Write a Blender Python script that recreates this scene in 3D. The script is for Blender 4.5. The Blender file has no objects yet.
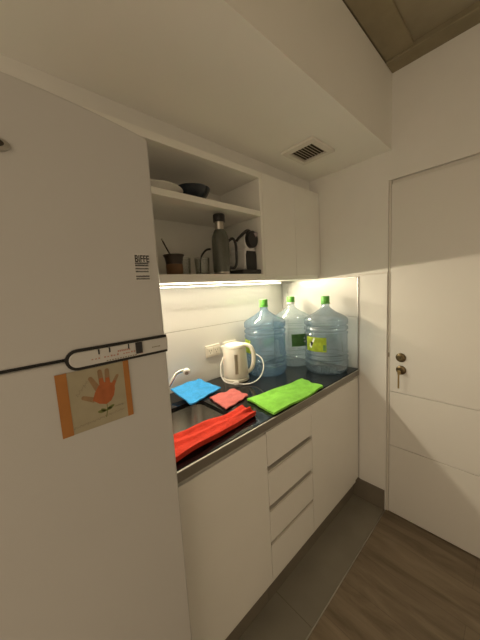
import bpy, bmesh, math, random
from mathutils import Vector, Matrix, noise as mnoise
random.seed(7)
S = bpy.context.scene
C = S.collection

# ------------------------------------------------------------------ camera
def make_camera():
    yaw, pitch, roll = 0.7403, -0.1166, -0.0563
    f = 263.86
    F = Vector((math.sin(yaw)*math.cos(pitch), math.cos(yaw)*math.cos(pitch), math.sin(pitch)))
    Rt = Vector((math.cos(yaw), -math.sin(yaw), 0)); U = Rt.cross(F)
    c, s = math.cos(roll), math.sin(roll)
    r = c*Rt + s*U; u = -s*Rt + c*U
    cd = bpy.data.cameras.new('camera'); cd.sensor_fit = 'VERTICAL'; cd.sensor_height = 36; cd.sensor_width = 27
    cd.lens = f*36/640; cd.clip_start = 0.02
    o = bpy.data.objects.new('camera', cd); C.objects.link(o)
    M = Matrix((( r.x, u.x, -F.x, -1.6577), (r.y, u.y, -F.y, -1.3070), (r.z, u.z, -F.z, 1.4459), (0,0,0,1)))
    o.matrix_world = M
    S.camera = o
make_camera()

# ------------------------------------------------------------------ light and exposure
S.view_settings.view_transform = 'Standard'; S.view_settings.look = 'None'
S.view_settings.gamma = 1; S.view_settings.use_curve_mapping = False
S.view_settings.exposure = 0.7
W = bpy.data.worlds.new('world'); S.world = W; W.use_nodes = True
bg = W.node_tree.nodes['Background']; bg.inputs[0].default_value = (1.0, 0.79, 0.545, 1); bg.inputs[1].default_value = 0.60
LED_POWER = 9.6
LED_COL = (1.0, 0.86, 0.62)
la = bpy.data.lights.new('led_light', 'AREA'); la.shape = 'RECTANGLE'; la.size = 1.19; la.size_y = 0.012
la.energy = LED_POWER; la.color = LED_COL
lo = bpy.data.objects.new('led_light', la); C.objects.link(lo); lo.location = (-0.755, -0.09, 1.4715); lo.rotation_euler = (-math.radians(57), 0, 0)

# ------------------------------------------------------------------ materials
def nodes_of(name):
    m = bpy.data.materials.new(name); m.use_nodes = True
    nt = m.node_tree; return m, nt, nt.nodes['Principled BSDF']
def mat(name, col, rough=.5, metal=0, var=.05, scale=8, bump=0, bscale=60, spec=.5, stretch=None):
    m, nt, b = nodes_of(name); N = nt.nodes; L = nt.links
    b.inputs['Roughness'].default_value = rough; b.inputs['Metallic'].default_value = metal
    b.inputs['Specular IOR Level'].default_value = spec
    tc = N.new('ShaderNodeTexCoord'); src = tc.outputs['Object']
    if stretch:
        mp = N.new('ShaderNodeMapping'); mp.inputs['Scale'].default_value = stretch; L.new(src, mp.inputs[0]); src = mp.outputs[0]
    nz = N.new('ShaderNodeTexNoise'); nz.inputs['Scale'].default_value = scale; nz.inputs['Detail'].default_value = 4
    L.new(src, nz.inputs['Vector'])
    rp = N.new('ShaderNodeValToRGB'); rp.color_ramp.elements[0].position = .3; rp.color_ramp.elements[1].position = .7
    rp.color_ramp.elements[0].color = tuple(c*(1-var) for c in col)+(1,)
    rp.color_ramp.elements[1].color = tuple(min(1, c*(1+var)) for c in col)+(1,)
    L.new(nz.outputs['Fac'], rp.inputs[0]); L.new(rp.outputs[0], b.inputs['Base Color'])
    if bump:
        n2 = N.new('ShaderNodeTexNoise'); n2.inputs['Scale'].default_value = bscale; n2.inputs['Detail'].default_value = 3
        L.new(src, n2.inputs['Vector'])
        bp = N.new('ShaderNodeBump'); bp.inputs['Strength'].default_value = bump; bp.inputs['Distance'].default_value = .002
        L.new(n2.outputs['Fac'], bp.inputs['Height']); L.new(bp.outputs[0], b.inputs['Normal'])
    return m
def emis(name, col, st):
    m, nt, b = nodes_of(name)
    b.inputs['Base Color'].default_value = (.8,.8,.8,1)
    b.inputs['Emission Color'].default_value = col+(1,); b.inputs['Emission Strength'].default_value = st
    return m
def clear_mat(name, tint, haze, haze_col, fres=.1, edge=(.5,.5,.5)):
    """see-through plastic or glass: tinted straight transmission, some milky scatter, a clear gloss"""
    m, nt, b = nodes_of(name); N = nt.nodes; L = nt.links; N.remove(b)
    out = N['Material Output']
    tr = N.new('ShaderNodeBsdfTransparent'); lf = N.new('ShaderNodeLayerWeight'); lf.inputs[0].default_value = .35
    tm = N.new('ShaderNodeMixRGB'); tm.inputs[1].default_value = tint+(1,); tm.inputs[2].default_value = edge+(1,)
    L.new(lf.outputs['Facing'], tm.inputs[0]); L.new(tm.outputs[0], tr.inputs[0])
    df = N.new('ShaderNodeBsdfDiffuse'); df.inputs[0].default_value = haze_col+(1,)
    tl = N.new('ShaderNodeBsdfTranslucent'); tl.inputs[0].default_value = haze_col+(1,)
    a = N.new('ShaderNodeMixShader'); a.inputs[0].default_value = .4; L.new(df.outputs[0], a.inputs[1]); L.new(tl.outputs[0], a.inputs[2])
    mx = N.new('ShaderNodeMixShader')
    tc = N.new('ShaderNodeTexCoord'); nz = N.new('ShaderNodeTexNoise'); nz.inputs['Scale'].default_value = 9
    L.new(tc.outputs['Object'], nz.inputs['Vector'])
    mr = N.new('ShaderNodeMapRange'); mr.inputs[3].default_value = haze*.8; mr.inputs[4].default_value = haze*1.2
    L.new(nz.outputs['Fac'], mr.inputs[0]); L.new(mr.outputs[0], mx.inputs[0])
    L.new(tr.outputs[0], mx.inputs[1]); L.new(a.outputs[0], mx.inputs[2])
    gl = N.new('ShaderNodeBsdfGlossy'); gl.inputs['Roughness'].default_value = .08
    lw = N.new('ShaderNodeLayerWeight'); lw.inputs[0].default_value = .25
    mr2 = N.new('ShaderNodeMapRange'); mr2.inputs[3].default_value = .05; mr2.inputs[4].default_value = fres*4
    L.new(lw.outputs['Facing'], mr2.inputs[0])
    m2 = N.new('ShaderNodeMixShader'); L.new(mr2.outputs[0], m2.inputs[0])
    L.new(mx.outputs[0], m2.inputs[1]); L.new(gl.outputs[0], m2.inputs[2]); L.new(m2.outputs[0], out.inputs['Surface'])
    return m
def granite():
    m, nt, b = nodes_of('black_granite'); N = nt.nodes; L = nt.links
    tc = N.new('ShaderNodeTexCoord'); v = N.new('ShaderNodeTexVoronoi'); v.inputs['Scale'].default_value = 260
    L.new(tc.outputs['Object'], v.inputs['Vector'])
    rp = N.new('ShaderNodeValToRGB'); rp.color_ramp.elements[0].position = 0; rp.color_ramp.elements[0].color = (.06,.06,.06,1)
    rp.color_ramp.elements[1].position = .18; rp.color_ramp.elements[1].color = (.010,.010,.011,1)
    L.new(v.outputs['Distance'], rp.inputs[0]); L.new(rp.outputs[0], b.inputs['Base Color'])
    nz = N.new('ShaderNodeTexNoise'); nz.inputs['Scale'].default_value = 7; nz.inputs['Detail'].default_value = 5
    L.new(tc.outputs['Object'], nz.inputs['Vector'])
    mr = N.new('ShaderNodeMapRange'); mr.inputs[3].default_value = .02; mr.inputs[4].default_value = .09
    L.new(nz.outputs['Fac'], mr.inputs[0]); L.new(mr.outputs[0], b.inputs['Roughness'])
    b.inputs['Specular IOR Level'].default_value = .42
    return m
def cloth_mat(name, col, scale=220):
    m, nt, b = nodes_of(name); N = nt.nodes; L = nt.links
    tc = N.new('ShaderNodeTexCoord')
    v = N.new('ShaderNodeTexVoronoi'); v.inputs['Scale'].default_value = scale; L.new(tc.outputs['Object'], v.inputs['Vector'])
    nz = N.new('ShaderNodeTexNoise'); nz.inputs['Scale'].default_value = 25; nz.inputs['Detail'].default_value = 6; L.new(tc.outputs['Object'], nz.inputs['Vector'])
    ad = N.new('ShaderNodeMath'); ad.operation = 'MULTIPLY_ADD'; ad.inputs[1].default_value = .5; L.new(v.outputs['Distance'], ad.inputs[0]); L.new(nz.outputs['Fac'], ad.inputs[2])
    rp = N.new('ShaderNodeValToRGB'); rp.color_ramp.elements[0].position = .35; rp.color_ramp.elements[1].position = .95
    rp.color_ramp.elements[0].color = tuple(c*.75 for c in col)+(1,); rp.color_ramp.elements[1].color = tuple(min(1, c*1.25+.01) for c in col)+(1,)
    L.new(ad.outputs[0], rp.inputs[0]); L.new(rp.outputs[0], b.inputs['Base Color'])
    bp = N.new('ShaderNodeBump'); bp.inputs['Strength'].default_value = .8; bp.inputs['Distance'].default_value = .004
    L.new(ad.outputs[0], bp.inputs['Height']); L.new(bp.outputs[0], b.inputs['Normal'])
    b.inputs['Roughness'].default_value = .95; b.inputs['Specular IOR Level'].default_value = .1
    b.inputs['Sheen Weight'].default_value = .08
    return m
def wood_floor():
    m, nt, b = nodes_of('grey_wood_planks'); N = nt.nodes; L = nt.links
    tc = N.new('ShaderNodeTexCoord'); mp = N.new('ShaderNodeMapping'); mp.inputs['Rotation'].default_value = (0,0,math.pi/2)
    L.new(tc.outputs['Object'], mp.inputs[0])
    br = N.new('ShaderNodeTexBrick'); br.inputs['Scale'].default_value = 1; br.inputs['Brick Width'].default_value = 1.2; br.inputs['Row Height'].default_value = .19
    br.inputs['Mortar Size'].default_value = .0012; br.inputs['Color1'].default_value = (.9,.9,.9,1); br.inputs['Color2'].default_value = (1.1,1.1,1.1,1); br.inputs['Mortar'].default_value = (.75,.75,.75,1)
    L.new(mp.outputs[0], br.inputs['Vector'])
    m2 = N.new('ShaderNodeMapping'); m2.inputs['Scale'].default_value = (9, 1.6, 1); L.new(tc.outputs['Object'], m2.inputs[0])
    nz = N.new('ShaderNodeTexNoise'); nz.inputs['Scale'].default_value = 1.6; nz.inputs['Detail'].default_value = 8; nz.inputs['Roughness'].default_value = .62; nz.inputs['Distortion'].default_value = .6
    L.new(m2.outputs[0], nz.inputs['Vector'])
    rp = N.new('ShaderNodeValToRGB'); rp.color_ramp.elements[0].position = .3; rp.color_ramp.elements[1].position = .72
    rp.color_ramp.elements[0].color = (.15,.112,.072,1); rp.color_ramp.elements[1].color = (.335,.27,.19,1)
    L.new(nz.outputs['Fac'], rp.inputs[0])
    mu = N.new('ShaderNodeMixRGB'); mu.blend_type = 'MULTIPLY'; mu.inputs[0].default_value = 1
    L.new(rp.outputs[0], mu.inputs[1]); L.new(br.outputs['Color'], mu.inputs[2]); L.new(mu.outputs[0], b.inputs['Base Color'])
    b.inputs['Roughness'].default_value = .5
    return m
M = dict(
    paint = mat('white_paint', (.80,.785,.75), .7, var=.015, bump=.1, bscale=300),
    ceilpaint = mat('ceiling_paint', (.90,.885,.835), .8, var=.02, scale=3, bump=.1, bscale=200),
    concrete = mat('raw_concrete', (.33,.29,.205), .9, var=.14, scale=5, bump=.5, bscale=40),
    concrete2 = mat('dark_concrete', (.29,.25,.165), .9, var=.18, scale=6, bump=.5, bscale=40),
    tile = mat('white_wall_tile', (.70,.69,.66), .25, var=.01, scale=3),
    grout = mat('grey_grout', (.20,.18,.14), .9),
    lam = mat('white_laminate', (.86,.845,.80), .38, var=.01),
    lam_in = mat('white_melamine', (.84,.825,.775), .5, var=.015),
    fridge = mat('fridge_enamel', (.575,.565,.55), .35, var=.012, scale=4, bump=.05, bscale=500),
    gasket = mat('black_rubber', (.012,.011,.010), .55),
    blackp = mat('black_plastic', (.014,.013,.014), .35),
    panel = mat('panel_plastic', (.60,.59,.57), .4, var=.01),
    alu = mat('brushed_aluminium', (.55,.53,.50), .38, 1, var=.08, scale=4, stretch=(1,60,60)),
    alu_dark = mat('dull_aluminium', (.30,.28,.25), .5, 1, var=.06),
    steel = mat('sink_steel', (.66,.65,.62), .2, 1, var=.05, scale=5, stretch=(1,1,30)),
    shadow_lam = mat('channel_shade', (.10,.09,.075), .7),
    rail = mat('satin_aluminium', (.62,.59,.53), .5, 0, var=.05),
    chrome = mat('chrome', (.85,.85,.85), .06, 1, var=.01),
    granite = granite(),
    floortile = mat('grey_floor_tile', (.27,.25,.205), .45, var=.10, scale=5),
    skirt = mat('grey_skirting_tile', (.18,.155,.12), .5, var=.08, scale=5),
    wood = wood_floor(),
    door = mat('door_lacquer', (.75,.73,.69), .42, var=.01, scale=3),
    frame = mat('frame_lacquer', (.72,.69,.63), .45, var=.02),
    bronze = mat('aged_bronze', (.18,.135,.075), .35, .9, var=.25, scale=60),
    brass = mat('dull_brass', (.42,.32,.16), .35, 1, var=.1, scale=60),
    diffuser = emis('led_diffuser', (1.0,.90,.68), 9.0),
    kettle = mat('ivory_plastic', (.82,.78,.68), .35, var=.01),
    gauge = mat('gauge_window', (.52,.45,.34), .25, var=.1),
    cord = mat('white_cord', (.85,.83,.78), .45, var=.02),
    blue_b = clear_mat('blue_bottle_plastic', (.74,.86,.95), .18, (.40,.57,.74), .14, (.33,.48,.62)),
    grey_b = clear_mat('smoky_bottle_plastic', (.83,.90,.95), .18, (.48,.58,.66), .14, (.36,.45,.52)),
    clear_b = clear_mat('clear_bottle_plastic', (.94,.97,.99), .20, (.72,.84,.90), .12, (.62,.74,.76)),
    cap = mat('green_cap', (.12,.42,.06), .4, var=.06),
    lab_y = mat('lime_label', (.50,.62,.06), .5, var=.22, scale=40),
    lab_g = mat('green_label', (.12,.26,.075), .5, var=.2, scale=40),
    lab_w = mat('label_white', (.85,.87,.82), .5, var=.02),
    red = cloth_mat('red_microfibre', (.52,.030,.012)),
    blue = cloth_mat('blue_microfibre', (.035,.265,.60)),
    pink = cloth_mat('pink_microfibre', (.42,.105,.095)),
    green = cloth_mat('green_microfibre', (.185,.48,.05)),
    gourd = mat('gourd_leather', (.17,.085,.035), .6, var=.2, scale=25),
    gourd_d = mat('gourd_rim', (.035,.02,.012), .45, var=.2),
    glass = clear_mat('tumbler_glass', (.93,.94,.93), .05, (.55,.55,.50), .10, (.55,.55,.50)),
    thermos = mat('thermos_green', (.105,.11,.09), .42, .2, var=.08, scale=120),
    thsteel = mat('thermos_steel', (.50,.47,.42), .3, 1, var=.05),
    whitep = mat('white_plastic', (.80,.79,.78), .3, var=.02),
    grey_p = mat('lilac_grey_plastic', (.36,.31,.33), .35, var=.03),
    navy = mat('navy_ceramic', (.012,.018,.028), .25, var=.1),
    china = mat('white_china', (.82,.80,.76), .2, var=.01),
    ventw = mat('vent_enamel', (.78,.75,.69), .45, var=.03),
    ventd = mat('vent_shadow_metal', (.04,.032,.022), .8),
    vents = mat('vent_slat', (.60,.55,.45), .55, var=.1),
    paper = mat('beige_paper', (.39,.345,.24), .85, var=.05, scale=30),
    orange = mat('orange_paper', (.42,.175,.045), .8, var=.07, scale=30),
    handp = mat('orange_paint', (.40,.115,.035), .7, var=.15, scale=60),
    handd = mat('brown_paint', (.30,.19,.10), .7, var=.15, scale=60),
    leaf = mat('leaf_paint', (.17,.19,.06), .7, var=.15, scale=60),
    ink = mat('grey_ink', (.27,.24,.17), .8),
    inkb = mat('black_ink', (.02,.02,.02), .7),
    inkr = mat('red_ink', (.50,.27,.22), .7),
    sticker = mat('sticker_paper', (.62,.61,.585), .5, var=.01),
)

# ------------------------------------------------------------------ helpers
def origin_of(o):
    v = Vector((0,0,0))
    while o is not None: v += o.location; o = o.parent
    return v
def obj(name, bm, m, parent=None, ang=40, mods=None, loc=None):
    """link a bmesh built in world coordinates as one mesh object"""
    me = bpy.data.meshes.new(name)
    og = origin_of(parent) if parent else Vector(loc or (0,0,0))
    bmesh.ops.translate(bm, verts=bm.verts, vec=-og)
    bmesh.ops.recalc_face_normals(bm, faces=bm.faces)
    bm.to_mesh(me); bm.free()
    for k in (m if isinstance(m, (list, tuple)) else [m]): me.materials.append(k)
    keep = [p.use_smooth for p in me.polygons]
    me.set_sharp_from_angle(angle=math.radians(ang))
    me.polygons.foreach_set('use_smooth', keep)
    o = bpy.data.objects.new(name, me); C.objects.link(o)
    if parent: o.parent = parent
    elif loc: o.location = loc
    return o
def tag(o, label, cat, group=None):
    o['label'] = label; o['category'] = cat
    if group: o['group'] = group
    return o
def thing(name, label, cat, loc, group=None):
    o = bpy.data.objects.new(name, None); C.objects.link(o); o.location = loc; o.empty_display_size = .05
    return tag(o, label, cat, group)
def struct(name, bm, m, ang=24):
    o = obj(name, bm, m, ang=ang); o['kind'] = 'structure'; return o
def B(): return bmesh.new()
def merge(dst, src, mi=0, smooth=False):
    src.verts.ensure_lookup_table()
    mp = {v: dst.verts.new(v.co) for v in src.verts}
    for f in src.faces:
        try:
            nf = dst.faces.new([mp[v] for v in f.verts]); nf.material_index = mi; nf.smooth = smooth
        except ValueError: pass
    src.free()
def box(bm, x0, x1, y0, y1, z0, z1, bev=0, seg=2, mi=0):
    t = bmesh.new(); bmesh.ops.create_cube(t, size=1)
    bmesh.ops.scale(t, verts=t.verts, vec=(abs(x1-x0), abs(y1-y0), abs(z1-z0)))
    bmesh.ops.translate(t, verts=t.verts, vec=((x0+x1)/2, (y0+y1)/2, (z0+z1)/2))
    if bev: bmesh.ops.bevel(t, geom=t.edges[:], offset=bev, segments=seg, affect='EDGES', profile=.5)
    merge(bm, t, mi); return bm
def lathe(bm, prof, c, seg=40, mi=0, close=True):
    rings = []
    for r, z in prof:
        if r < 1e-6: rings.append([bm.verts.new((c[0], c[1], c[2]+z))])
        else: rings.append([bm.verts.new((c[0]+r*math.cos(2*math.pi*k/seg), c[1]+r*math.sin(2*math.pi*k/seg), c[2]+z)) for k in range(seg)])
    for a, b in zip(rings, rings[1:]):
        for k in range(seg):
            q = (k+1) % seg
            if len(a) == 1 and len(b) == 1: continue
            if len(a) == 1: f = bm.faces.new((a[0], b[k], b[q]))
            elif len(b) == 1: f = bm.faces.new((a[k], a[q], b[0]))
            else: f = bm.faces.new((a[k], a[q], b[q], b[k]))
            f.material_index = mi; f.smooth = True
    return bm
def smooth_path(pts, n=8):
    P = [Vector(p) for p in pts]; out = []
    for i in range(len(P)-1):
        p0 = P[max(i-1,0)]; p1 = P[i]; p2 = P[i+1]; p3 = P[min(i+2,len(P)-1)]
        for k in range(n):
            t = k/n
            out.append(.5*((2*p1)+(-p0+p2)*t+(2*p0-5*p1+4*p2-p3)*t*t+(-p0+3*p1-3*p2+p3)*t**3))
    out.append(P[-1]); return out
def tube(bm, pts, r, seg=10, n=8, mi=0, flat=None):
    P = smooth_path(pts, n) if n else [Vector(p) for p in pts]
    up = Vector((0,0,1)); rings = []; prev = None
    for i, p in enumerate(P):
        d = (P[min(i+1,len(P)-1)]-P[max(i-1,0)]).normalized()
        if prev is None:
            a = d.cross(up)
            if a.length < .05: a = d.cross(Vector((1,0,0)))
            a.normalize()
        else:
            a = (prev - d*prev.dot(d)).normalized()
        prev = a; b = d.cross(a)
        rr = r(i/(len(P)-1)) if callable(r) else r
        rings.append([bm.verts.new(p + a*rr*math.cos(2*math.pi*k/seg) + b*rr*(flat or 1)*math.sin(2*math.pi*k/seg)) for k in range(seg)])
    for A, Bq in zip(rings, rings[1:]):
        for k in range(seg):
            f = bm.faces.new((A[k], A[(k+1)%seg], Bq[(k+1)%seg], Bq[k])); f.material_index = mi; f.smooth = True
    for R_ in (rings[0], rings[-1]):
        try: bm.faces.new(R_).material_index = mi
        except ValueError: pass
    return bm
def prism(bm, pts, y0, y1, mi=0, bev=0):
    """outline in x,z extruded along y"""
    t = bmesh.new()
    A = [t.verts.new((x, y0, z)) for x, z in pts]; D = [t.verts.new((x, y1, z)) for x, z in pts]
    t.faces.new(A); t.faces.new(D[::-1]); n = len(pts)
    for k in range(n): t.faces.new((A[k], D[k], D[(k+1)%n], A[(k+1)%n]))
    bmesh.ops.recalc_face_normals(t, faces=t.faces)
    if bev:
        t.edges.ensure_lookup_table()
        es = [e for e in t.edges if abs(e.verts[0].co.y-y0) < 1e-6 and abs(e.verts[1].co.y-y0) < 1e-6]
        bmesh.ops.bevel(t, geom=es, offset=bev, segments=3, affect='EDGES', profile=.5)
    merge(bm, t, mi); return bm
def pill(x0, x1, z0, z1, right_round=True, n=10):
    r = (z1-z0)/2; zc = (z0+z1)/2; pts = []
    for k in range(n+1):
        a = math.pi/2 + math.pi*k/n; pts.append((x0+r+r*math.cos(a), zc+r*math.sin(a)))
    if right_round:
        for k in range(n+1):
            a = -math.pi/2 + math.pi*k/n; pts.append((x1-r+r*math.cos(a), zc+r*math.sin(a)))
    else: pts += [(x1, z0), (x1, z1)]
    return pts
def flat_text(name, body, x, y, z, size, m, parent, bold=0.0, sx=1):
    cu = bpy.data.curves.new(name, 'FONT'); cu.body = body; cu.size = size; cu.extrude = .0002; cu.offset = bold; cu.align_x = 'LEFT'
    t = bpy.data.objects.new(name+'_source', cu); C.objects.link(t)
    dg = bpy.context.evaluated_depsgraph_get(); dg.update()
    me = bpy.data.meshes.new_from_object(t.evaluated_get(dg)); bpy.data.objects.remove(t)
    bm = bmesh.new(); bm.from_mesh(me); bpy.data.meshes.remove(me)
    for v in bm.verts: v.co = Vector((x+v.co.x*sx, y-v.co.z, z+v.co.y))
    return obj(name, bm, m, parent)
def stroke(bm, pts, w, y0, y1, mi=0):
    """flat pen stroke on a plane facing -y; pts in x,z"""
    L_, R_ = [], []
    for i, p in enumerate(pts):
        a = Vector(pts[max(i-1,0)]); b = Vector(pts[min(i+1,len(pts)-1)]); d = (b-a).normalized(); n = Vector((-d.y, d.x))*w/2
        L_.append((p[0]+n.x, p[1]+n.y)); R_.append((p[0]-n.x, p[1]-n.y))
    prism(bm, L_+R_[::-1], y0, y1, mi)

# ------------------------------------------------------------------ the room
ZS, ZC, YS = 2.142, 2.518, -.775          # soffit underside, slab, soffit face
XL, YR = -2.6, -2.5
bm = B(); box(bm, XL, .12, -.757, .1, -.05, 0); t = struct('floor_tile', bm, M['floortile'])
bm = B()
for x in (-.84, -1.44, -2.04, -.24): 
    if x != -.24: box(bm, x-.0018, x+.0018, -.753, -.56, -.004, .0004)
struct('trim_4', bm, M['grout'])
bm = B(); box(bm, XL, .12, YR, -.762, -.05, 0); struct('floor', bm, M['wood'])
bm = B(); box(bm, XL, 0, -.762, -.757, -.05, .003, .001); struct('trim_3', bm, M['alu'])
bm = B(); box(bm, XL, .12, 0, .1, 0, ZC); struct('wall_back', bm, M['paint'])
DY0, DY1, DZ = -.778, -1.62, 1.969       # door slab
bm = B()
box(bm, 0, .12, -.763, 0, 0, ZC); box(bm, 0, .12, -1.635, -.763, 1.99, ZC); box(bm, 0, .12, YR, -1.635, 0, ZC)
struct('wall_right', bm, M['paint'])
bm = B(); box(bm, XL-.1, .12, YR-.1, YR, 0, ZC+.1); struct('wall_front', bm, M['paint'])
bm = B(); box(bm, XL, 0, YS, 0, ZS, ZC-.001); struct('ceiling_soffit', bm, M['ceilpaint'])
bm = B(); box(bm, XL, .12, YR, .1, ZC+.02, ZC+.15); struct('ceiling', bm, M['concrete'])
bm = B()
box(bm, -.095, 0, YR, YS, ZC-.004, ZC+.03, .004); box(bm, XL, -.0955, -.897, YS, ZC+.004, ZC+.03, .004)
for k in range(1, 4): box(bm, XL, -.0955, -.897-.62*k-.02, -.897-.62*k+.02, ZC+.012, ZC+.03, .003)
struct('ceiling_beam', bm, M['concrete2'])
# bulkhead between the wall cupboards and the soffit
bm = B(); box(bm, XL, -.0005, -.268, -.0005, 2.047, ZS-.0005); struct('trim_5', bm, M['paint'])
# back wall tiles with joints
bm = B()
ZT = 1.4885
rows = [(.9005, 1.2325), (1.2345, ZT)]
for z0, z1 in rows:
    box(bm, -1.40, -.0125, -.010, -.0005, z0, z1, .0008)
struct('wall_back_tiles', bm, M['tile'])
bm = B(); box(bm, -1.40, -.011, -.0085, -.0004, .9004, ZT-.0005); struct('wall_back_grout', bm, M['grout'])
# side wall tiles, edging and the lacquered panel beyond
bm = B(); 
for a, b in ((-.594, -.061), (-.059, -.0105)): box(bm, -.010, -.0005, a, b, .9005, 1.2325, .0008); box(bm, -.010, -.0005, a, b, 1.2345, 1.474, .0008)
struct('wall_right_tiles', bm, M['tile'])
bm = B(); box(bm, -.013, -.0004, -.601, -.594, .9005, 1.480, .001); box(bm, -.013, -.0004, -.594, -.35, 1.4745, 1.480, .001)
struct('trim_1', bm, M['alu'])
bm = B(); box(bm, -.007, -.0004, -.762, -.6015, .138, 1.486, .001); struct('wall_right_panel', bm, M['paint'])
bm = B(); box(bm, -.009, -.0004, -.763, -.342, 1.4865, 1.4925, .001); struct('trim_2', bm, M['frame'])
bm = B(); box(bm, -.010, -.0004, -.756, -.56, .0005, .136, .0015); struct('baseboard_right', bm, M['skirt'])
# door with its frame
dr = bpy.data.objects.new('door_1', None); C.objects.link(dr); dr.location = (0, -1.2, 0); dr['kind'] = 'structure'
bm = B()
zs = [.006, .4525, .7925, DZ]
for a, b in zip(zs, zs[1:]): box(bm, .002, .042, DY1, DY0, a+.0012, b-.0012, .0022)
obj('door_leaf', bm, M['door'], dr)
bm = B()
box(bm, .006, .11, -.7755, -.7635, 0, 1.9895, .0015); box(bm, .006, .11, -1.6345, -1.6225, 0, 1.9895, .0015); box(bm, .022, .11, -1.6224, -.7756, 1.9725, 1.9895, .0015)
obj('door_frame', bm, M['frame'], dr)
bm = B(); box(bm, .0425, .06, DY1, DY0, 0.003, DZ)
obj('door_backing', bm, M['gasket'], dr)
for y, z, lab in ((-.835, 1.006, 'round bronze upper lock plate'), (-.837, .933, 'round bronze lower lock plate')):
    bm = B(); lathe(bm, [(0, .0), (.026, .0), (.026, .004), (.022, .008), (.013, .009), (.012, .013), (0, .014)], (0,0,0), 32)
    bmesh.ops.rotate(bm, verts=bm.verts, cent=(0,0,0), matrix=Matrix.Rotation(-math.pi/2, 3, 'Y'))
    bmesh.ops.translate(bm, verts=bm.verts, vec=(.002, y, z))
    e = obj('lock_plate', bm, M['bronze'], dr); e['label'] = lab
    bm = B(); box(bm, -.0135, -.0115, y-.0016, y+.0016, z-.006, z+.006, .0004); obj('keyhole', bm, M['gasket'], e)
bm = B(); box(bm, .0045, .008, -.7725, -.7675, 1.0, 1.026, .0005); obj('strike_plate', bm, M['bronze'], dr)
key = thing('key', 'brass key hanging below the lower lock plate of the white door', 'key', (-.016, -.833, .925))
bm = B(); box(bm, -.032, -.0122, -.8375, -.8345, .9285, .9325, .0006); obj('key_blade', bm, M['brass'], key)
bm = B(); box(bm, -.0325, -.0295, -.8445, -.8275, .914, .938, .001); obj('key_bow', bm, M['brass'], key)
bm = B(); box(bm, -.031, -.028, -.838, -.829, .832, .916, .001); obj('key_tag', bm, M['brass'], key)

# ------------------------------------------------------------------ fridge
FX0, FX1, FY = -1.966, -1.358, -.70
fr = thing('refrigerator', 'white top freezer refrigerator standing beside the kitchen counter', 'refrigerator', (-1.665, -.37, 0))
bm = B(); box(bm, FX0+.006, FX1-.006, -.635, -.04, .05, 1.775, .008); box(bm, FX0+.03, FX1-.03, -.62, -.06, 0, .05); obj('body', bm, M['fridge'], fr)
def rounded_door(outline, name):
    bm = B(); prism(bm, outline, FY, -.642, bev=.006); return obj(name, bm, M['fridge'], fr, ang=20)
ro = .012
pts = [(FX0, 1.3285), (FX1, 1.3285)]
for k in range(7):
    a = k/6*math.pi/2; pts.append((FX1-ro+ro*math.cos(a), 1.790+ro*math.sin(a)))
for k in range(1, 16):
    u = k/16; x = (FX1-ro)+(FX0-FX1+2*ro)*u; pts.append((x, 1.802+.026*(1-(2*u-1)**2)))
for k in range(7):
    a = math.pi/2+k/6*math.pi/2; pts.append((FX0+ro+ro*math.cos(a), 1.790+ro*math.sin(a)))
rounded_door(pts, 'freezer_door')
rounded_door([(FX0, .06), (FX1, .06), (FX1, 1.322), (FX0, 1.322)], 'fridge_door')
bm = B(); box(bm, FX0+.008, FX1-.004, -.69, -.638, 1.31, 1.34); obj('gasket', bm, M['gasket'], fr)
bm = B(); prism(bm, pill(-1.573, FX1+.0005, 1.3020, 1.3445, False), FY-.004, FY+.03); cp = obj('control_panel', bm, M['gasket'], fr); cp['label'] = 'black rimmed control strip between the doors'
bm = B(); prism(bm, pill(-1.567, FX1+.001, 1.3080, 1.3385, False), FY-.008, FY-.003, bev=.002); obj('panel_face', bm, M['panel'], cp)
bm = B()
bm.free()
for x in (-1.513, -1.492, -1.452):
    bm = B(); box(bm, x-.0014, x+.0014, FY-.0086, FY-.0078, 1.3275, 1.3384); obj('scale_mark', bm, M['blackp'], cp)
bm = B(); box(bm, -1.437, -1.422, FY-.0115, FY-.0078, 1.3125, 1.3384, .001); obj('slider', bm, M['blackp'], cp)
bm = B()
for k in range(16):
    x = -1.528+.0062*k + random.uniform(-.001,.001); h = random.uniform(.002,.004)
    if k not in (3, 9): box(bm, x, x+.0035, FY-.0084, FY-.0078, 1.318, 1.318+h, mi=0)
for k in range(7): x = -1.476+.004*k; box(bm, x, x+.0028, FY-.0084, FY-.0078, 1.3245, 1.3285)
obj('red_print', bm, M['inkr'], cp)
bm = B()
for k in range(12): x = -1.50+.0055*k; box(bm, x, x+.0034, FY-.0084, FY-.0078, 1.3095, 1.3118)
obj('dark_print', bm, M['ink'], cp)
bm = B()
for k in range(6): x = -1.398+.0035*k; box(bm, x, x+.0024, FY-.0084, FY-.0078, 1.319, 1.3215)
obj('dark_print', bm, M['ink'], cp)
bm = B(); prism(bm, [(-1.662+.054*math.cos(a), 1.706+.0165*math.sin(a)) for a in [2*math.pi*k/40 for k in range(40)]], FY-.004, FY+.002, bev=.001)
bd = obj('badge', bm, M['alu'], fr); bd['label'] = 'oval badge with dark centre'
bm = B(); prism(bm, [(-1.662+.046*math.cos(a), 1.708+.0115*math.sin(a)) for a in [2*math.pi*k/40 for k in range(40)]], FY-.0048, FY-.003); obj('badge_centre', bm, M['ventd'], bd)

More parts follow.
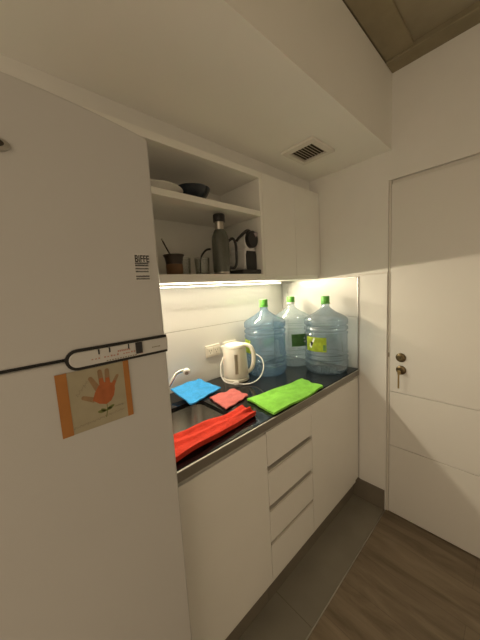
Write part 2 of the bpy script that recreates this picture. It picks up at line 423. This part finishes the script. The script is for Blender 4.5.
# child's handprint picture held on the fridge door
PX0, PX1, PZ0, PZ1 = -1.593, -1.455, 1.173, 1.301
hp = thing('handprint_picture', "child's orange handprint picture on beige card stuck to the refrigerator", 'picture', (-1.525, FY-.001, 1.17))
bm = B(); box(bm, PX0, PX1, FY-.0022, FY-.0012, PZ0, PZ1); obj('card', bm, M['paper'], hp)
for a, b in ((0, .135), (.918, 1)):
    bm = B(); box(bm, PX0+(PX1-PX0)*a-.0003, PX0+(PX1-PX0)*b+.0003, FY-.0028, FY-.0021, PZ0-.0003, PZ1+.0003); obj('orange_strip', bm, M['orange'], hp)
def uv(px, py):
    dx, dy = px-22, py-135; det = 396*340-33*(-80)
    u = (dx*340-33*dy)/det; v = (396*dy+80*dx)/det
    return (PX0+(PX1-PX0)*u, PZ1-(PZ1-PZ0)*v)
bm = B()
palm = [(210,285),(222,240),(240,205),(262,182),(298,184),(332,190),(336,225),(330,262),(312,295),(285,312),(245,306)]
prism(bm, [uv(*p) for p in palm], FY-.0026, FY-.0021)
def finger(tip, base, w0, w1):
    a, b = Vector(uv(*tip)), Vector(uv(*base)); d = (b-a).normalized(); n = Vector((-d.y, d.x)); pts = []
    for k in range(7):
        t = math.pi*k/6; q = a + d*(w0-w0*math.sin(t)) + n*w0*math.cos(t); pts.append((q.x, q.y))
    pts += [tuple(b-n*w1), tuple(b+n*w1)]
    mid = a.lerp(b, .55)
    prism(bm, pts, FY-.0025, FY-.0021, 1)
    q = [tuple(mid+n*w0*.8), tuple(mid-n*w0*.8), tuple(b-n*w1), tuple(b+n*w1)]
    if tip[0] > 230: prism(bm, q, FY-.0027, FY-.0021, 0)
finger((150,262), (222,283), .0042, .0055); finger((192,150), (240,222), .0042, .0062)
finger((247,108), (262,200), .0044, .0050); finger((289,102), (295,200), .0044, .0052); finger((354,138), (322,205), .0030, .0046)
obj('handprint', bm, [M['handp'], M['handd']], hp)
bm = B(); stroke(bm, [uv(288,308), uv(291,350), uv(284,390)], .0016, FY-.0026, FY-.0021)
for c, w, h, r in (((258,352), 22, 9, -.1), ((270,345), 18, 8, .3), ((312,330), 22, 8, -.5), ((302,340), 18, 8, -.3)):
    prism(bm, [uv(c[0]+w*math.cos(a)*math.cos(r)-h*math.sin(a)*math.sin(r), c[1]+w*math.cos(a)*math.sin(r)+h*math.sin(a)*math.cos(r)) for a in [2*math.pi*k/14 for k in range(14)]], FY-.0027, FY-.0021)
obj('flower_stem', bm, M['leaf'], hp)
def scrawl(a, b, n, amp, w):
    bm = B(); A, Bq = Vector(a), Vector(b); d = (Bq-A).normalized(); nn = Vector((-d.y, d.x)); P = []
    for k in range(n*5+1):
        t = k/(n*5); P.append(uv(*(A.lerp(Bq, t) + nn*amp*math.sin(k*1.7+math.sin(k*.9))*(.6+.4*math.sin(k*.7)))))
    for p, q in zip(P, P[1:]): stroke(bm, [p, q], w, FY-.0025, FY-.0021)
    obj('handwriting', bm, M['ink'], hp)
scrawl((128,255), (182,172), 6, 11, .0007); scrawl((110,432), (395,350), 16, 7, .0007); scrawl((338,332), (390,320), 5, 7, .0007)

# small sticker on the freezer door
st = thing('sticker', 'small white sticker with black print reading BIFFE on the freezer door', 'sticker', (-1.40, FY-.001, 1.48))
bm = B(); box(bm, -1.4185, -1.3835, FY-.0018, FY-.0008, 1.477, 1.539); obj('label_paper', bm, M['sticker'], st)
flat_text('headline', 'BIFFE', -1.4165, FY-.0019, 1.5202, .0218, M['inkb'], st, bold=.0005, sx=.70)
bm = B()
def print_row(z, h, n, x0=-1.4165, x1=-1.3855):
    x = x0
    while x < x1-.001:
        w = random.uniform(.0011, .0024); box(bm, x, min(x+w, x1), FY-.0022, FY-.0016, z, z+h*random.uniform(.75, 1)); x += w+.0006
for z, h in ((1.5155,.0040),(1.5105,.0040),(1.5035,.0034),(1.4970,.0034),(1.4862,.0036),(1.4805,.0032)): print_row(z, h, 14)
obj('small_print', bm, M['inkb'], st)

# ------------------------------------------------------------------ base cabinets
YF = -.5965
def cab_body(bm, x0, x1):
    box(bm, x0, x0+.018, YF+.02, -.03, .10, .857); box(bm, x1-.018, x1, YF+.02, -.03, .10, .857)
    box(bm, x0+.018, x1-.018, YF+.02, -.03, .10, .118); box(bm, x0+.018, x1-.018, -.04, -.03, .118, .857)
    box(bm, x0+.018, x1-.018, YF+.004, YF+.10, .8495, .857); box(bm, x0+.018, x1-.018, YF+.02, YF+.10, .839, .8495)
def cabinet(name, label, x0, x1, skip_plinth=False):
    r = thing(name, label, 'cabinet', ((x0+x1)/2, -.31, 0))
    bm = B(); cab_body(bm, x0, x1); obj('body', bm, M['lam_in'], r)
    bm = B(); box(bm, x0+.0003, x1-.0003, YF+.035, YF+.051, .001, .10); obj('plinth', bm, M['skirt'], r)
    return r
r = cabinet('sink_cabinet', 'white sink base cabinet with one flat door beside the refrigerator', -1.352, -.8965)
bm = B(); box(bm, -1.350, -.8985, YF, YF+.018, .1495, .841, .0012); obj('door', bm, M['lam'], r)
r = cabinet('drawer_cabinet', 'white base cabinet with four stacked handleless drawers', -.8960, -.5585)
bm = B(); box(bm, -.878, -.577, YF+.055, YF+.063, .118, .839); obj('recess', bm, M['shadow_lam'], r)  # backing coloured dark to give the drawer gaps their shade
for z0, z1, prof in ((.690, .846, 0), (.505, .658, 1), (.332, .474, 1), (.1495, .312, 1)):
    bm = B(); box(bm, -.8945, -.5600, YF, YF+.018, z0, z1, .0012); d = obj('drawer', bm, M['lam'], r)
    if prof:
        bm = B(); box(bm, -.894, -.5605, YF-.0012, YF+.019, z1+.0035, z1+.0125, .0006); obj('pull_rail', bm, M['rail'], d)
r = cabinet('corner_cabinet', 'white base cabinet with flat door beside the right wall', -.5580, -.0115)
bm = B(); box(bm, -.5565, -.0125, YF, YF+.018, .1495, .846, .0012); obj('door', bm, M['lam'], r)

# ------------------------------------------------------------------ worktop with sink cut-out
SX0, SX1, SY0, SY1 = -1.315, -.955, -.468, -.188
wt = thing('worktop', 'black polished granite worktop running along the tiled back wall', 'worktop', (-.68, -.3, .86))
def rrect(x0, x1, y0, y1, r, n=6):
    pts = []
    for cx, cy, a0 in ((x1-r, y1-r, 0), (x0+r, y1-r, 1), (x0+r, y0+r, 2), (x1-r, y0+r, 3)):
        for k in range(n+1):
            a = (a0+k/n)*math.pi/2; pts.append((cx+r*math.cos(a), cy+r*math.sin(a)))
    return pts
def plate_hole(bm, x0, x1, y0, y1, z0, z1, hole):
    t = bmesh.new(); n = len(hole)
    q = n//4
    O = [(x1, y1), (x0, y1), (x0, y0), (x1, y0)]
    for z, flip in ((z1, 0), (z0, 1)):
        hv = [t.verts.new((x, y, z)) for x, y in hole]; ov = [t.verts.new((x, y, z)) for x, y in O]
        for c in range(4):
            seg = hv[c*q:(c+1)*q]
            for a, b in zip(seg, seg[1:]): t.faces.new((ov[c], a, b))
            nx = hv[((c+1)*q) % n]
            t.faces.new((ov[c], seg[-1], nx, ov[(c+1)%4]))
        if flip: h0, o0 = hv, ov
        else: h1, o1 = hv, ov
    for k in range(n): t.faces.new((h0[k], h0[(k+1)%n], h1[(k+1)%n], h1[k]))
    for k in range(4): t.faces.new((o0[k], o0[(k+1)%4], o1[(k+1)%4], o1[k]))
    merge(bm, t)
bm = B(); plate_hole(bm, -1.356, -.0105, -.598, -.0105, .8785, .90, rrect(SX0, SX1, SY0, SY1, .05)); obj('slab', bm, M['granite'], wt)
bm = B(); box(bm, -1.356, -.0115, -.6045, -.5982, .859, .897, .0015); box(bm, -1.356, -.0115, -.5981, -.575, .859, .8775); box(bm, -1.356, -.0115, -.6058, -.6040, .8945, .8972, .0004, mi=1); box(bm, -1.356, -.0115, -.6058, -.6040, .859, .8612, .0004, mi=1); obj('edge_strip', bm, [M['alu_dark'], M['rail']], wt)
sk = thing('sink', 'stainless steel sink bowl set under the black worktop', 'sink', (-1.135, -.328, .68))
bm = B(); rings = []
for e, z in ((.014, .8775), (.0, .878), (-.002, .84), (-.006, .72), (-.02, .69), (-.06, .682)):
    rings.append([bm.verts.new((x, y, z)) for x, y in rrect(SX0-e, SX1+e, SY0-e, SY1+e, max(.05+e*.5, .01))])
for a, b in zip(rings, rings[1:]):
    for k in range(len(a)): bm.faces.new((a[k], a[(k+1)%len(a)], b[(k+1)%len(a)], b[k])).smooth = True
bm.faces.new(rings[-1]); obj('bowl', bm, M['steel'], sk)
bm = B(); lathe(bm, [(.0, .003), (.02, .003), (.03, .006), (.036, .004), (.038, .0005)], (-1.135, -.328, .682), 28); obj('drain', bm, M['chrome'], sk)
fa = thing('faucet', 'chrome curved faucet spout reaching out over the sink back', 'faucet', (-1.145, -.085, .90))
bm = B(); lathe(bm, [(0, .0005), (.026, .0005), (.026, .006), (.019, .010), (.0185, .07), (.016, .082), (0, .085)], (-1.145, -.085, .90), 28); obj('base', bm, M['chrome'], fa)
bm = B(); tube(bm, [(-1.145, -.085, .975), (-1.135, -.13, .985), (-1.115, -.185, 1.005), (-1.095, -.20, 1.042), (-1.072, -.20, 1.066), (-1.045, -.20, 1.071), (-1.022, -.198, 1.067)], .0075, 12); obj('spout', bm, M['chrome'], fa)
bm = B(); lathe(bm, [(0, .0), (.010, .0), (.0165, .003), (.0165, .020), (.012, .024), (0, .024)], (0,0,0), 24)
bmesh.ops.rotate(bm, verts=bm.verts, cent=(0,0,0), matrix=Vector((0,0,1)).rotation_difference(Vector((-.45,-.85,-.25)).normalized()).to_matrix())
bmesh.ops.translate(bm, verts=bm.verts, vec=(-1.017, -.197, 1.066)); ae = obj('aerator', bm, M['whitep'], fa); ae['label'] = 'pale round spout tip'
bm = B(); lathe(bm, [(0, .0245), (.009, .0245), (.009, .0252), (0, .0252)], (0,0,0), 20)
bmesh.ops.rotate(bm, verts=bm.verts, cent=(0,0,0), matrix=Vector((0,0,1)).rotation_difference(Vector((-.45,-.85,-.25)).normalized()).to_matrix())
bmesh.ops.translate(bm, verts=bm.verts, vec=(-1.017, -.197, 1.066)); obj('mesh_filter', bm, M['alu_dark'], ae)
bm = B(); tube(bm, [(-1.145, -.085, .975), (-1.185, -.085, .995), (-1.215, -.085, 1.0)], lambda t: .007-.002*t, 10); obj('lever', bm, M['chrome'], fa)

# ------------------------------------------------------------------ wall cupboards and light strip
YCB = -.34
oc = thing('open_wall_cabinet', 'open white wall cabinet with one shelf above the sink', 'cabinet', (-.98, -.17, 1.492))
bm = B()
OX0, OX1 = -1.385, -.567
box(bm, OX0, OX0+.018, YCB, -.0115, 1.486, 2.0405, .0008); box(bm, OX1-.020, OX1-.0006, YCB, -.0115, 1.486, 2.0405, .0008)
box(bm, OX0+.018, OX1-.020, YCB, -.0115, 2.010, 2.0405, .0008)
box(bm, OX0+.018, OX1-.020, YCB, -.0115, 1.486, 1.520, .0008)
box(bm, OX0+.018, OX1-.020, -.022, -.0115, 1.52, 2.01)
obj('carcass', bm, M['lam_in'], oc)
bm = B(); box(bm, OX0+.0185, OX1-.0205, YCB+.001, -.0225, 1.819, 1.845, .0008); obj('shelf', bm, M['lam_in'], oc)
wc = thing('wall_cabinet', 'closed white wall cabinet with two flat doors in the corner', 'cabinet', (-.28, -.17, 1.492))
bm = B(); box(bm, -.5665, -.0008, YCB+.019, -.0115, 1.486, 2.0405, .0008); obj('carcass', bm, M['lam_in'], wc)
for x0, x1 in ((-.5655, -.2805), (-.2780, -.0060)):
    bm = B(); box(bm, x0, x1, YCB, YCB+.0185, 1.506, 2.0405, .0012); obj('door', bm, M['lam'], wc)
ls = thing('led_strip_light', 'glowing warm white strip light under the wall cabinets', 'light', (-.74, -.09, 1.492))
bm = B(); box(bm, -1.36, -.13, -.104, -.098, 1.475, 1.4855); box(bm, -1.36, -.13, -.082, -.076, 1.475, 1.4855); box(bm, -1.36, -.13, -.098, -.082, 1.4825, 1.4855); obj('profile', bm, M['alu'], ls)
bm = B(); box(bm, -1.36, -.13, -.0975, -.0825, 1.473, 1.482, .001); obj('diffuser', bm, M['diffuser'], ls)

# ------------------------------------------------------------------ vent
vt = thing('ceiling_vent', 'square white ventilation grille with dark slats in the low ceiling', 'vent', (-.37, -.495, ZS))
vx0, vx1, vy0, vy1 = -.475, -.268, -.592, -.402
wx0, wx1, wy0, wy1 = -.437, -.296, -.562, -.426
bm = B()
for a in ((vx0, wx0, vy0, vy1), (wx1, vx1, vy0, vy1), (wx0, wx1, vy0, wy0), (wx0, wx1, wy1, vy1)): box(bm, *a, ZS-.014, ZS-.0005, .002)
obj('frame', bm, M['ventw'], vt)
bm = B(); box(bm, wx0, wx1, wy0, wy1, ZS-.002, ZS-.0006); obj('backing', bm, M['ventd'], vt)
for k in range(8):
    yy = wy0+(k+.5)*(wy1-wy0)/8; bm = B()
    box(bm, wx0+.0005, wx1-.0005, -.0055, .0055, -.0006, .0006)
    bmesh.ops.rotate(bm, verts=bm.verts, cent=(0,0,0), matrix=Matrix.Rotation(.55, 3, 'X')); bmesh.ops.translate(bm, verts=bm.verts, vec=(0, yy, ZS-.006))
    obj('slat', bm, M['vents'], vt)

# ------------------------------------------------------------------ outlets
for x0, x1, z0, z1, lab in ((-.772, -.662, 1.045, 1.117, 'cream double wall outlet on the tiles left of the kettle'), (-.632, -.522, 1.045, 1.117, 'cream wall outlet plate half hidden behind the kettle top')):
    o = thing('wall_outlet', lab, 'outlet', ((x0+x1)/2, -.010, z0))
    bm = B(); box(bm, x0, x1, -.019, -.0102, z0, z1, .003); obj('plate', bm, M['kettle'], o)
    for k in (0, 1):
        xc = x0+(x1-x0)*(.29+.42*k); zc = (z0+z1)/2
        bm = B(); box(bm, xc-.021, xc+.021, -.0215, -.0188, zc-.022, zc+.022, .0012); s = obj('socket', bm, M['kettle'], o)
        bm = B()
        for sg in (-1, 1):
            t = bmesh.new(); bmesh.ops.create_cube(t, size=1); bmesh.ops.scale(t, verts=t.verts, vec=(.002, .001, .009)); bmesh.ops.rotate(t, verts=t.verts, cent=(0,0,0), matrix=Matrix.Rotation(sg*.5, 3, 'Y'))
            bmesh.ops.translate(t, verts=t.verts, vec=(xc+sg*.008, -.0216, zc+.004)); merge(bm, t)
        box(bm, xc-.001, xc+.001, -.0221, -.0211, zc-.014, zc-.006); obj('slot', bm, M['gasket'], s)

# ------------------------------------------------------------------ kettle
KX, KY, KZ = -.636, -.126, .9003
kt = thing('electric_kettle', 'cream plastic electric kettle with its white cord on the worktop', 'kettle', (KX, KY, KZ))
bm = B(); lathe(bm, [(0, 0), (.072, 0), (.079, .004), (.079, .018), (.074, .022), (0, .022)], (KX, KY, KZ), 40); obj('base', bm, M['kettle'], kt)
bm = B(); lathe(bm, [(0, .0225), (.074, .0225), (.0765, .03), (.0755, .07), (.0715, .14), (.067, .196), (.066, .200), (0, .201)], (KX, KY, KZ), 44); obj('body', bm, M['kettle'], kt)
bm = B(); lathe(bm, [(0, .2015), (.0655, .2015), (.066, .208), (.058, .220), (.03, .228), (0, .229)], (KX, KY, KZ), 40)
obj('lid', bm, M['kettle'], kt)
hd = Vector((.55, -.835, 0)); sd = -hd
bm = B()
prof = [(.060, .150), (.082, .185), (.094, .207), (.060, .206)]
t = bmesh.new(); side = Vector((-hd.y, hd.x, 0)); A = []
for q in (-1, 0, 1):
    A.append([t.verts.new(Vector((KX, KY, KZ)) + sd*(r_ if q == 0 else .055) + side*q*.034 + Vector((0,0,z_))) for r_, z_ in prof])
for a, b in zip(A, A[1:]):
    for k in range(4): t.faces.new((a[k], a[(k+1)%4], b[(k+1)%4], b[k]))
t.faces.new(A[0]); t.faces.new(A[2][::-1]); merge(bm, t); obj('spout', bm, M['kettle'], kt)
def kp(r_, z_): v = Vector((KX, KY, KZ)) + hd*r_; return (v.x, v.y, KZ+z_)
bm = B(); tube(bm, [kp(.045,.214), kp(.078,.214), kp(.102,.198), kp(.114,.160), kp(.112,.112), kp(.098,.070), kp(.072,.048)], lambda t: .0085+.002*math.sin(math.pi*t), 14, flat=1.25); obj('handle', bm, M['kettle'], kt)
gd = Vector((-.60, -.80, 0)); g0 = Vector((KX, KY, 0)); gs = Vector((-gd.y, gd.x, 0))
bm = B(); t = bmesh.new(); rows_ = []
for z_, rr in ((.055, .0772), (.10, .0748), (.16, .0712), (.17, .0706)):
    rows_.append([t.verts.new(g0 + gd*(rr-.002 if abs(q) == 1 else rr) + gs*q*.010 + Vector((0,0,KZ+z_))) for q in (-1, -.5, .5, 1)])
for a, b in zip(rows_, rows_[1:]):
    for k in range(3): t.faces.new((a[k], a[k+1], b[k+1], b[k]))
merge(bm, t); bmesh.ops.solidify(bm, geom=bm.faces[:], thickness=.003); obj('water_gauge', bm, M['gauge'], kt)
# cord: coiled around the kettle front, one loop standing off to the right
bm = B()
r_, u_ = Vector((.74, -.67, 0)), Vector((0,0,1)); fc = Vector((KX, KY, KZ)) + Vector((-.052, -.075, 0))
def cp_(a, b, d=0): v = fc + r_*a + Vector((-.67, -.74, 0)).normalized()*d + u_*b; return tuple(v)
tube(bm, [cp_(-.082,.150,-.055), cp_(-.096,.110,-.02), cp_(-.095,.060,.0), cp_(-.075,.028,.02), cp_(-.035,.014,.022), cp_(.0,.010,.02), cp_(.045,.006,.02), cp_(.09,.012,.01), cp_(.13,.04,.0), cp_(.152,.085,-.02), cp_(.147,.13,-.04), cp_(.12,.155,-.055), cp_(.095,.160,-.07)], .0034, 10)
obj('cord', bm, M['cord'], kt)
bm = B(); t = bmesh.new(); bmesh.ops.create_cube(t, size=1); bmesh.ops.scale(t, verts=t.verts, vec=(.030, .020, .018)); bmesh.ops.bevel(t, geom=t.edges[:], offset=.004, segments=2, affect='EDGES')
bmesh.ops.rotate(t, verts=t.verts, cent=(0,0,0), matrix=Matrix.Rotation(-.7, 3, 'Z')); bmesh.ops.translate(t, verts=t.verts, vec=cp_(-.012,.018,.028)); merge(bm, t); obj('plug', bm, M['cord'], kt)

# ------------------------------------------------------------------ water bottles
def bottle_profile(R=.131, H=.448):
    p = [(0, .006), (.05, .004), (.10, .0), (.116, .004), (.127, .02)]
    def rib(z): return [(R+.001, z-.011), (R-.004, z-.007), (R-.009, z-.003), (R-.009, z+.003), (R-.004, z+.007), (R+.001, z+.011)]
    p += [(R, .035), (R, .060)] + rib(.082) + rib(.112) + [(R-.001, .130), (R-.004, .140), (R-.004, .235), (R, .242)] + rib(.258) + rib(.292)
    p += [(R, .318), (R+.001, .326), (R-.003, .335), (R-.014, .345), (R-.040, .360), (R-.068, .374), (.046, .387), (.031, .398), (.0250, .408), (.0240, .418), (.0240, H)]
    return p
def bottle(c, label, m, lab, a0, a1, z0, z1, deco=None):
    b = thing('water_bottle', label, 'bottle', (c[0], c[1], .9003), 'large water bottles on the worktop')
    P = bottle_profile(); bm = B(); lathe(bm, P, (c[0], c[1], .9003), 56)
    obj('body', bm, m, b, ang=60)
    bm = B(); lathe(bm, [(0, .441), (.0250, .438), (.0265, .436), (.0265, .468), (.0245, .473), (0, .474)], (c[0], c[1], .9003), 28); obj('cap', bm, M['cap'], b)
    bm = B(); lathe(bm, [(.0244, .424), (.0285, .426), (.0285, .432), (.0244, .434)], (c[0], c[1], .9003), 28); obj('neck_ring', bm, M['cap'] if m is not M['clear_b'] else M['whitep'], b)
    def patch(mt, a0, a1, z0, z1, r, name, parent, shape=None):
        bm = B(); n = 14; rows_ = []
        for z in (z0, (z0+z1)/2, z1): rows_.append([bm.verts.new((c[0]+r*math.cos(a0+(a1-a0)*k/n), c[1]+r*math.sin(a0+(a1-a0)*k/n), .9003+z)) for k in range(n+1)])
        for A_, B_ in zip(rows_, rows_[1:]):
            for k in range(n): bm.faces.new((A_[k], A_[k+1], B_[k+1], B_[k])).smooth = True
        bmesh.ops.solidify(bm, geom=bm.faces[:], thickness=.0004)
        return obj(name, bm, mt, parent)
    l = patch(lab, a0, a1, z0, z1, .1290, 'label', b)
    if deco:
        for mt, pts in deco:
            bm = B()
            vs = [bm.verts.new((c[0]+(.1294+.0003*mt)*math.cos(a0+(a1-a0)*u), c[1]+(.1294+.0003*mt)*math.sin(a0+(a1-a0)*u), .9003+z0+(z1-z0)*v)) for u, v in pts]
            bmesh.ops.triangulate(bm, faces=[bm.faces.new(vs)])
            obj('label_print', bm, [M['lab_w'], M['inkb'], M['lab_g']][mt], l)
    return b
va = lambda c: math.atan2(-1.307-c[1], -1.6577-c[0])     # bearing of the room's open side
b1, b2, b3 = (-.414, -.176), (-.1435, -.187), (-.1490, -.4535)
bottle(b1, 'blue water bottle with green cap beside the kettle', M['blue_b'], M['lab_y'], va(b1)-1.75, va(b1)-.80, .145, .228)
bottle(b2, 'clear water bottle with dark green label at the back corner', M['clear_b'], M['lab_g'], va(b2)-.02, va(b2)+1.05, .145, .228, [(0, [(.62,.55),(.8,.55),(.8,.7),(.62,.7)]), (0, [(.62,.3),(.75,.3),(.75,.42),(.62,.42)])])
bottle(b3, 'blue water bottle with lime label in front by the right wall', M['grey_b'], M['lab_y'], va(b3)-1.05, va(b3)+.02, .145, .232,
       [(0, [(.20,.35),(.30,.20),(.38,.45),(.50,.90),(.44,.95),(.34,.62),(.24,.55)]), (1, [(.30,.38),(.36,.36),(.42,.62),(.35,.60),(.28,.72),(.27,.58)]), (2, [(.86,.1),(.97,.1),(.97,.5),(.86,.5)])])

# ------------------------------------------------------------------ cloths
def cloth(name, label, corners, m, th, n=26, bump=.004, seed=1, fold=None, loc=None, edge_drop=None):
    bm = B(); a, b, c, d = [Vector(p) for p in corners]; V = []
    for i in range(n+1):
        row = []
        for j in range(n+1):
            u, v = i/n, j/n
            p = a.lerp(b, u).lerp(d.lerp(c, u), v)
            q = mnoise.noise(Vector((u*4+seed, v*4, seed*1.7)))
            edge = min(u, 1-u, v, 1-v)
            p = p + Vector((mnoise.noise(Vector((v*5, seed, 0)))*.006*(1 if edge < .2 else .5), mnoise.noise(Vector((u*5, seed+5, 0)))*.006, bump*(q+.45)*1.2))
            if fold: p.z += fold(u, v)
            row.append(bm.verts.new(p))
        V.append(row)
    for i in range(n):
        for j in range(n): bm.faces.new((V[i][j], V[i+1][j], V[i+1][j+1], V[i][j+1]))
    bmesh.ops.recalc_face_normals(bm, faces=bm.faces)
    if sum(f.normal.z for f in bm.faces) < 0: bmesh.ops.reverse_faces(bm, faces=bm.faces)
    top = bm.faces[:]
    r = bmesh.ops.extrude_face_region(bm, geom=top)
    nv = [e for e in r['geom'] if isinstance(e, bmesh.types.BMVert)]
    bmesh.ops.translate(bm, verts=nv, vec=(0, 0, th))
    for f in bm.faces: f.smooth = True
    o = obj(name, bm, m, ang=70, loc=loc or tuple(a)); tag(o, label, 'cloth'); return o
Z = .9012
cloth('green_cloth', 'lime green microfibre cloth spread near the worktop front edge', [(-.814,-.401,Z),(-.418,-.451,Z),(-.452,-.604,Z+.001),(-.845,-.600,Z+.001)], M['green'], .010, seed=2, bump=.006)
cloth('pink_cloth', 'small pink cloth lying on the worktop beside the sink', [(-.919,-.236,Z),(-.764,-.245,Z),(-.777,-.371,Z),(-.951,-.405,Z)], M['pink'], .006, seed=3, bump=.005)
cloth('blue_cloth', 'blue cloth draped over the back rim of the sink', [(-1.038,-.055,.934),(-.86,-.055,.941),(-.803,-.185,.903),(-1.031,-.240,.903)], M['blue'], .007, seed=4, bump=.006)
cloth('red_cloth', 'folded red towel laid along the front rim of the sink', [(-1.34,-.445,Z),(-.907,-.462,Z),(-.900,-.545,Z),(-1.34,-.572,Z)], M['red'], .018, seed=5, bump=.008,
      fold=lambda u, v: .010*math.exp(-((v-.45-.2*u)/.10)**2)*(u) + .006*math.exp(-((v-.2)/.15)**2))

# ------------------------------------------------------------------ things on the open shelves
SH = 1.5205
mg = thing('mate_gourd', 'brown mate gourd with a metal straw on the lower shelf', 'gourd', (-1.055, -.235, SH))
c = (-1.055, -.235, SH)
bm = B(); lathe(bm, [(0, 0), (.033, 0), (.036, .006), (.037, .04), (.036, .05), (0, .05)], c, 32); obj('base', bm, M['gourd'], mg)
bm = B(); lathe(bm, [(0, .0505), (.0355, .0505), (.037, .062), (.041, .082), (.047, .090), (.045, .092), (.034, .08), (.03, .055), (0, .053)], c, 32); obj('rim', bm, M['gourd_d'], mg)
bs = thing('bombilla', 'thin metal drinking straw standing in the mate gourd', 'straw', (-1.06, -.235, SH+.055))
bm = B(); tube(bm, [(-1.050, -.235, SH+.0545), (-1.075, -.238, SH+.095), (-1.10, -.243, SH+.135), (-1.108, -.246, SH+.148)], .0032, 10); obj('tube', bm, M['gourd_d'], bs)
bm = B(); tube(bm, [(-1.1085, -.2462, SH+.1487), (-1.112, -.248, SH+.156)], lambda t: .0045-.001*t, 10, n=3); obj('mouthpiece', bm, M['thsteel'], bs)
for (x, y, r_, h, lab) in ((-.985, -.20, .033, .085, 'clear glass tumbler between the gourd and the jar'), (-.912, -.245, .036, .082, 'clear glass jar beside the green thermos')):
    bm = B(); lathe(bm, [(0, 0), (r_*.85, 0), (r_*.9, .004), (r_, h), (r_-.0025, h), (r_*.88-.002, .008), (0, .008)], (0,0,0), 32)
    bmesh.ops.translate(bm, verts=bm.verts, vec=(x, y, SH)); tag(obj('glass_tumbler', bm, M['glass'], loc=(x, y, SH)), lab, 'glass')
bm = B(); tube(bm, [(-.925, -.245, SH+.012), (-.920, -.245, SH+.07), (-.905, -.243, SH+.10), (-.88, -.242, SH+.122), (-.855, -.24, SH+.128)], lambda t: .0035+.0018*t, 10)
tag(obj('spoon', bm, M['blackp'], loc=(-.92, -.245, SH+.01)), 'black curved spoon handle leaning out of the glass jar', 'spoon')
th = thing('thermos', 'tall green thermos flask with black cap on the lower shelf', 'thermos', (-.824, -.285, SH)); c = (-.824, -.285, SH)
bm = B(); lathe(bm, [(0, .013), (.040, .013), (.0415, .018), (.0415, .166), (.039, .182), (.030, .203), (.025, .213), (0, .2135)], c, 40); obj('body', bm, M['thermos'], th)
bm = B(); lathe(bm, [(0, 0), (.038, 0), (.040, .003), (.040, .0125), (0, .0127)], c, 40); obj('base_ring', bm, M['thsteel'], th)
bm = B(); lathe(bm, [(0, .214), (.0225, .214), (.0225, .249), (0, .2495)], c, 36); obj('neck', bm, M['thsteel'], th)
bm = B(); lathe(bm, [(0, .250), (.0275, .250), (.0285, .253), (.0285, .281), (.026, .285), (0, .286)], c, 36); obj('cap', bm, M['blackp'], th)
hx = Vector((.86, -.5, 0)).normalized()
def tp(r_, z_): return tuple(Vector(c)+hx*r_+Vector((0,0,z_)))
bm = B(); tube(bm, [tp(.038,.160), tp(.060,.172), tp(.073,.155), tp(.077,.110), tp(.075,.055), tp(.063,.032), tp(.038,.035)], .0065, 12); obj('handle', bm, M['blackp'], th)

cm = thing('coffee_machine', 'black and white capsule coffee machine at the right end of shelf', 'coffee machine', (-.665, -.27, SH))
bm = B(); box(bm, -.728, -.5895, -.332, -.17, SH, SH+.024, .006); obj('drip_tray', bm, M['blackp'], cm)
def ell(cx, cz, a, b, n=28): return [(cx+a*math.cos(2*math.pi*k/n), cz+b*math.sin(2*math.pi*k/n)) for k in range(n)]
CX = -.634
bm = B()
sh_ = [(CX-.0445, SH+.0245), (CX+.0435, SH+.0245), (CX+.0435, SH+.10), (CX+.038, SH+.125), (CX+.030, SH+.138), (CX+.036, SH+.155), (CX+.040, SH+.18), (CX+.034, SH+.205), (CX+.015, SH+.215), (CX-.015, SH+.215), (CX-.036, SH+.205), (CX-.043, SH+.18), (CX-.039, SH+.155), (CX-.032, SH+.138), (CX-.040, SH+.125), (CX-.0445, SH+.10)]
prism(bm, sh_, -.300, -.18, bev=.003); obj('shell', bm, M['whitep'], cm)
bm = B(); prism(bm, [(CX-.036, SH+.026), (CX+.035, SH+.026), (CX+.036, SH+.10), (CX+.031, SH+.122), (CX-.031, SH+.122), (CX-.037, SH+.10)], -.308, -.299, bev=.002); obj('front_panel', bm, M['blackp'], cm)
bm = B(); prism(bm, ell(CX, SH+.180, .0365, .044), -.325, -.299, bev=.004); hdp = obj('brew_head', bm, M['blackp'], cm)
bm = B(); prism(bm, [(CX+.004, SH+.212), (CX+.034, SH+.212), (CX+.020, SH+.190)], -.3275, -.324); obj('emblem', bm, M['grey_p'], hdp)
bm = B(); tube(bm, [(CX+.038, -.27, SH+.195), (CX+.034, -.275, SH+.223), (CX+.0, -.28, SH+.229), (CX-.035, -.29, SH+.212), (CX-.072, -.30, SH+.190), (CX-.10, -.305, SH+.168)], lambda t: .011-.003*t, 12, flat=.8); obj('lever', bm, M['blackp'], cm)

US = 1.8455
bm = B(); lathe(bm, [(0, 0), (.05, 0), (.055, .004), (.10, .028), (.112, .034), (.110, .037), (.055, .009), (0, .007)], (-1.10, -.215, US), 44)
o = obj('plate', bm, M['china'], loc=None); tag(o, 'shallow white dish on the upper shelf beside the dark bowl', 'dish')
bm = B(); lathe(bm, [(0, 0), (.038, 0), (.042, .004), (.070, .045), (.084, .070), (.081, .071), (.066, .045), (.038, .010), (0, .008)], (0,0,0), 44)
bmesh.ops.translate(bm, verts=bm.verts, vec=(-.925, -.225, US)); tag(obj('bowl', bm, M['navy']), 'dark navy bowl standing on the upper shelf', 'bowl')
bm = B(); lathe(bm, [(0, 0), (.022, 0), (.024, .003), (.022, .011), (.008, .013), (.006, .018), (0, .019)], (-.70, -.28, US), 28); tag(obj('jar_lid', bm, M['blackp']), 'small dark lid lying near the right end of the upper shelf', 'lid')
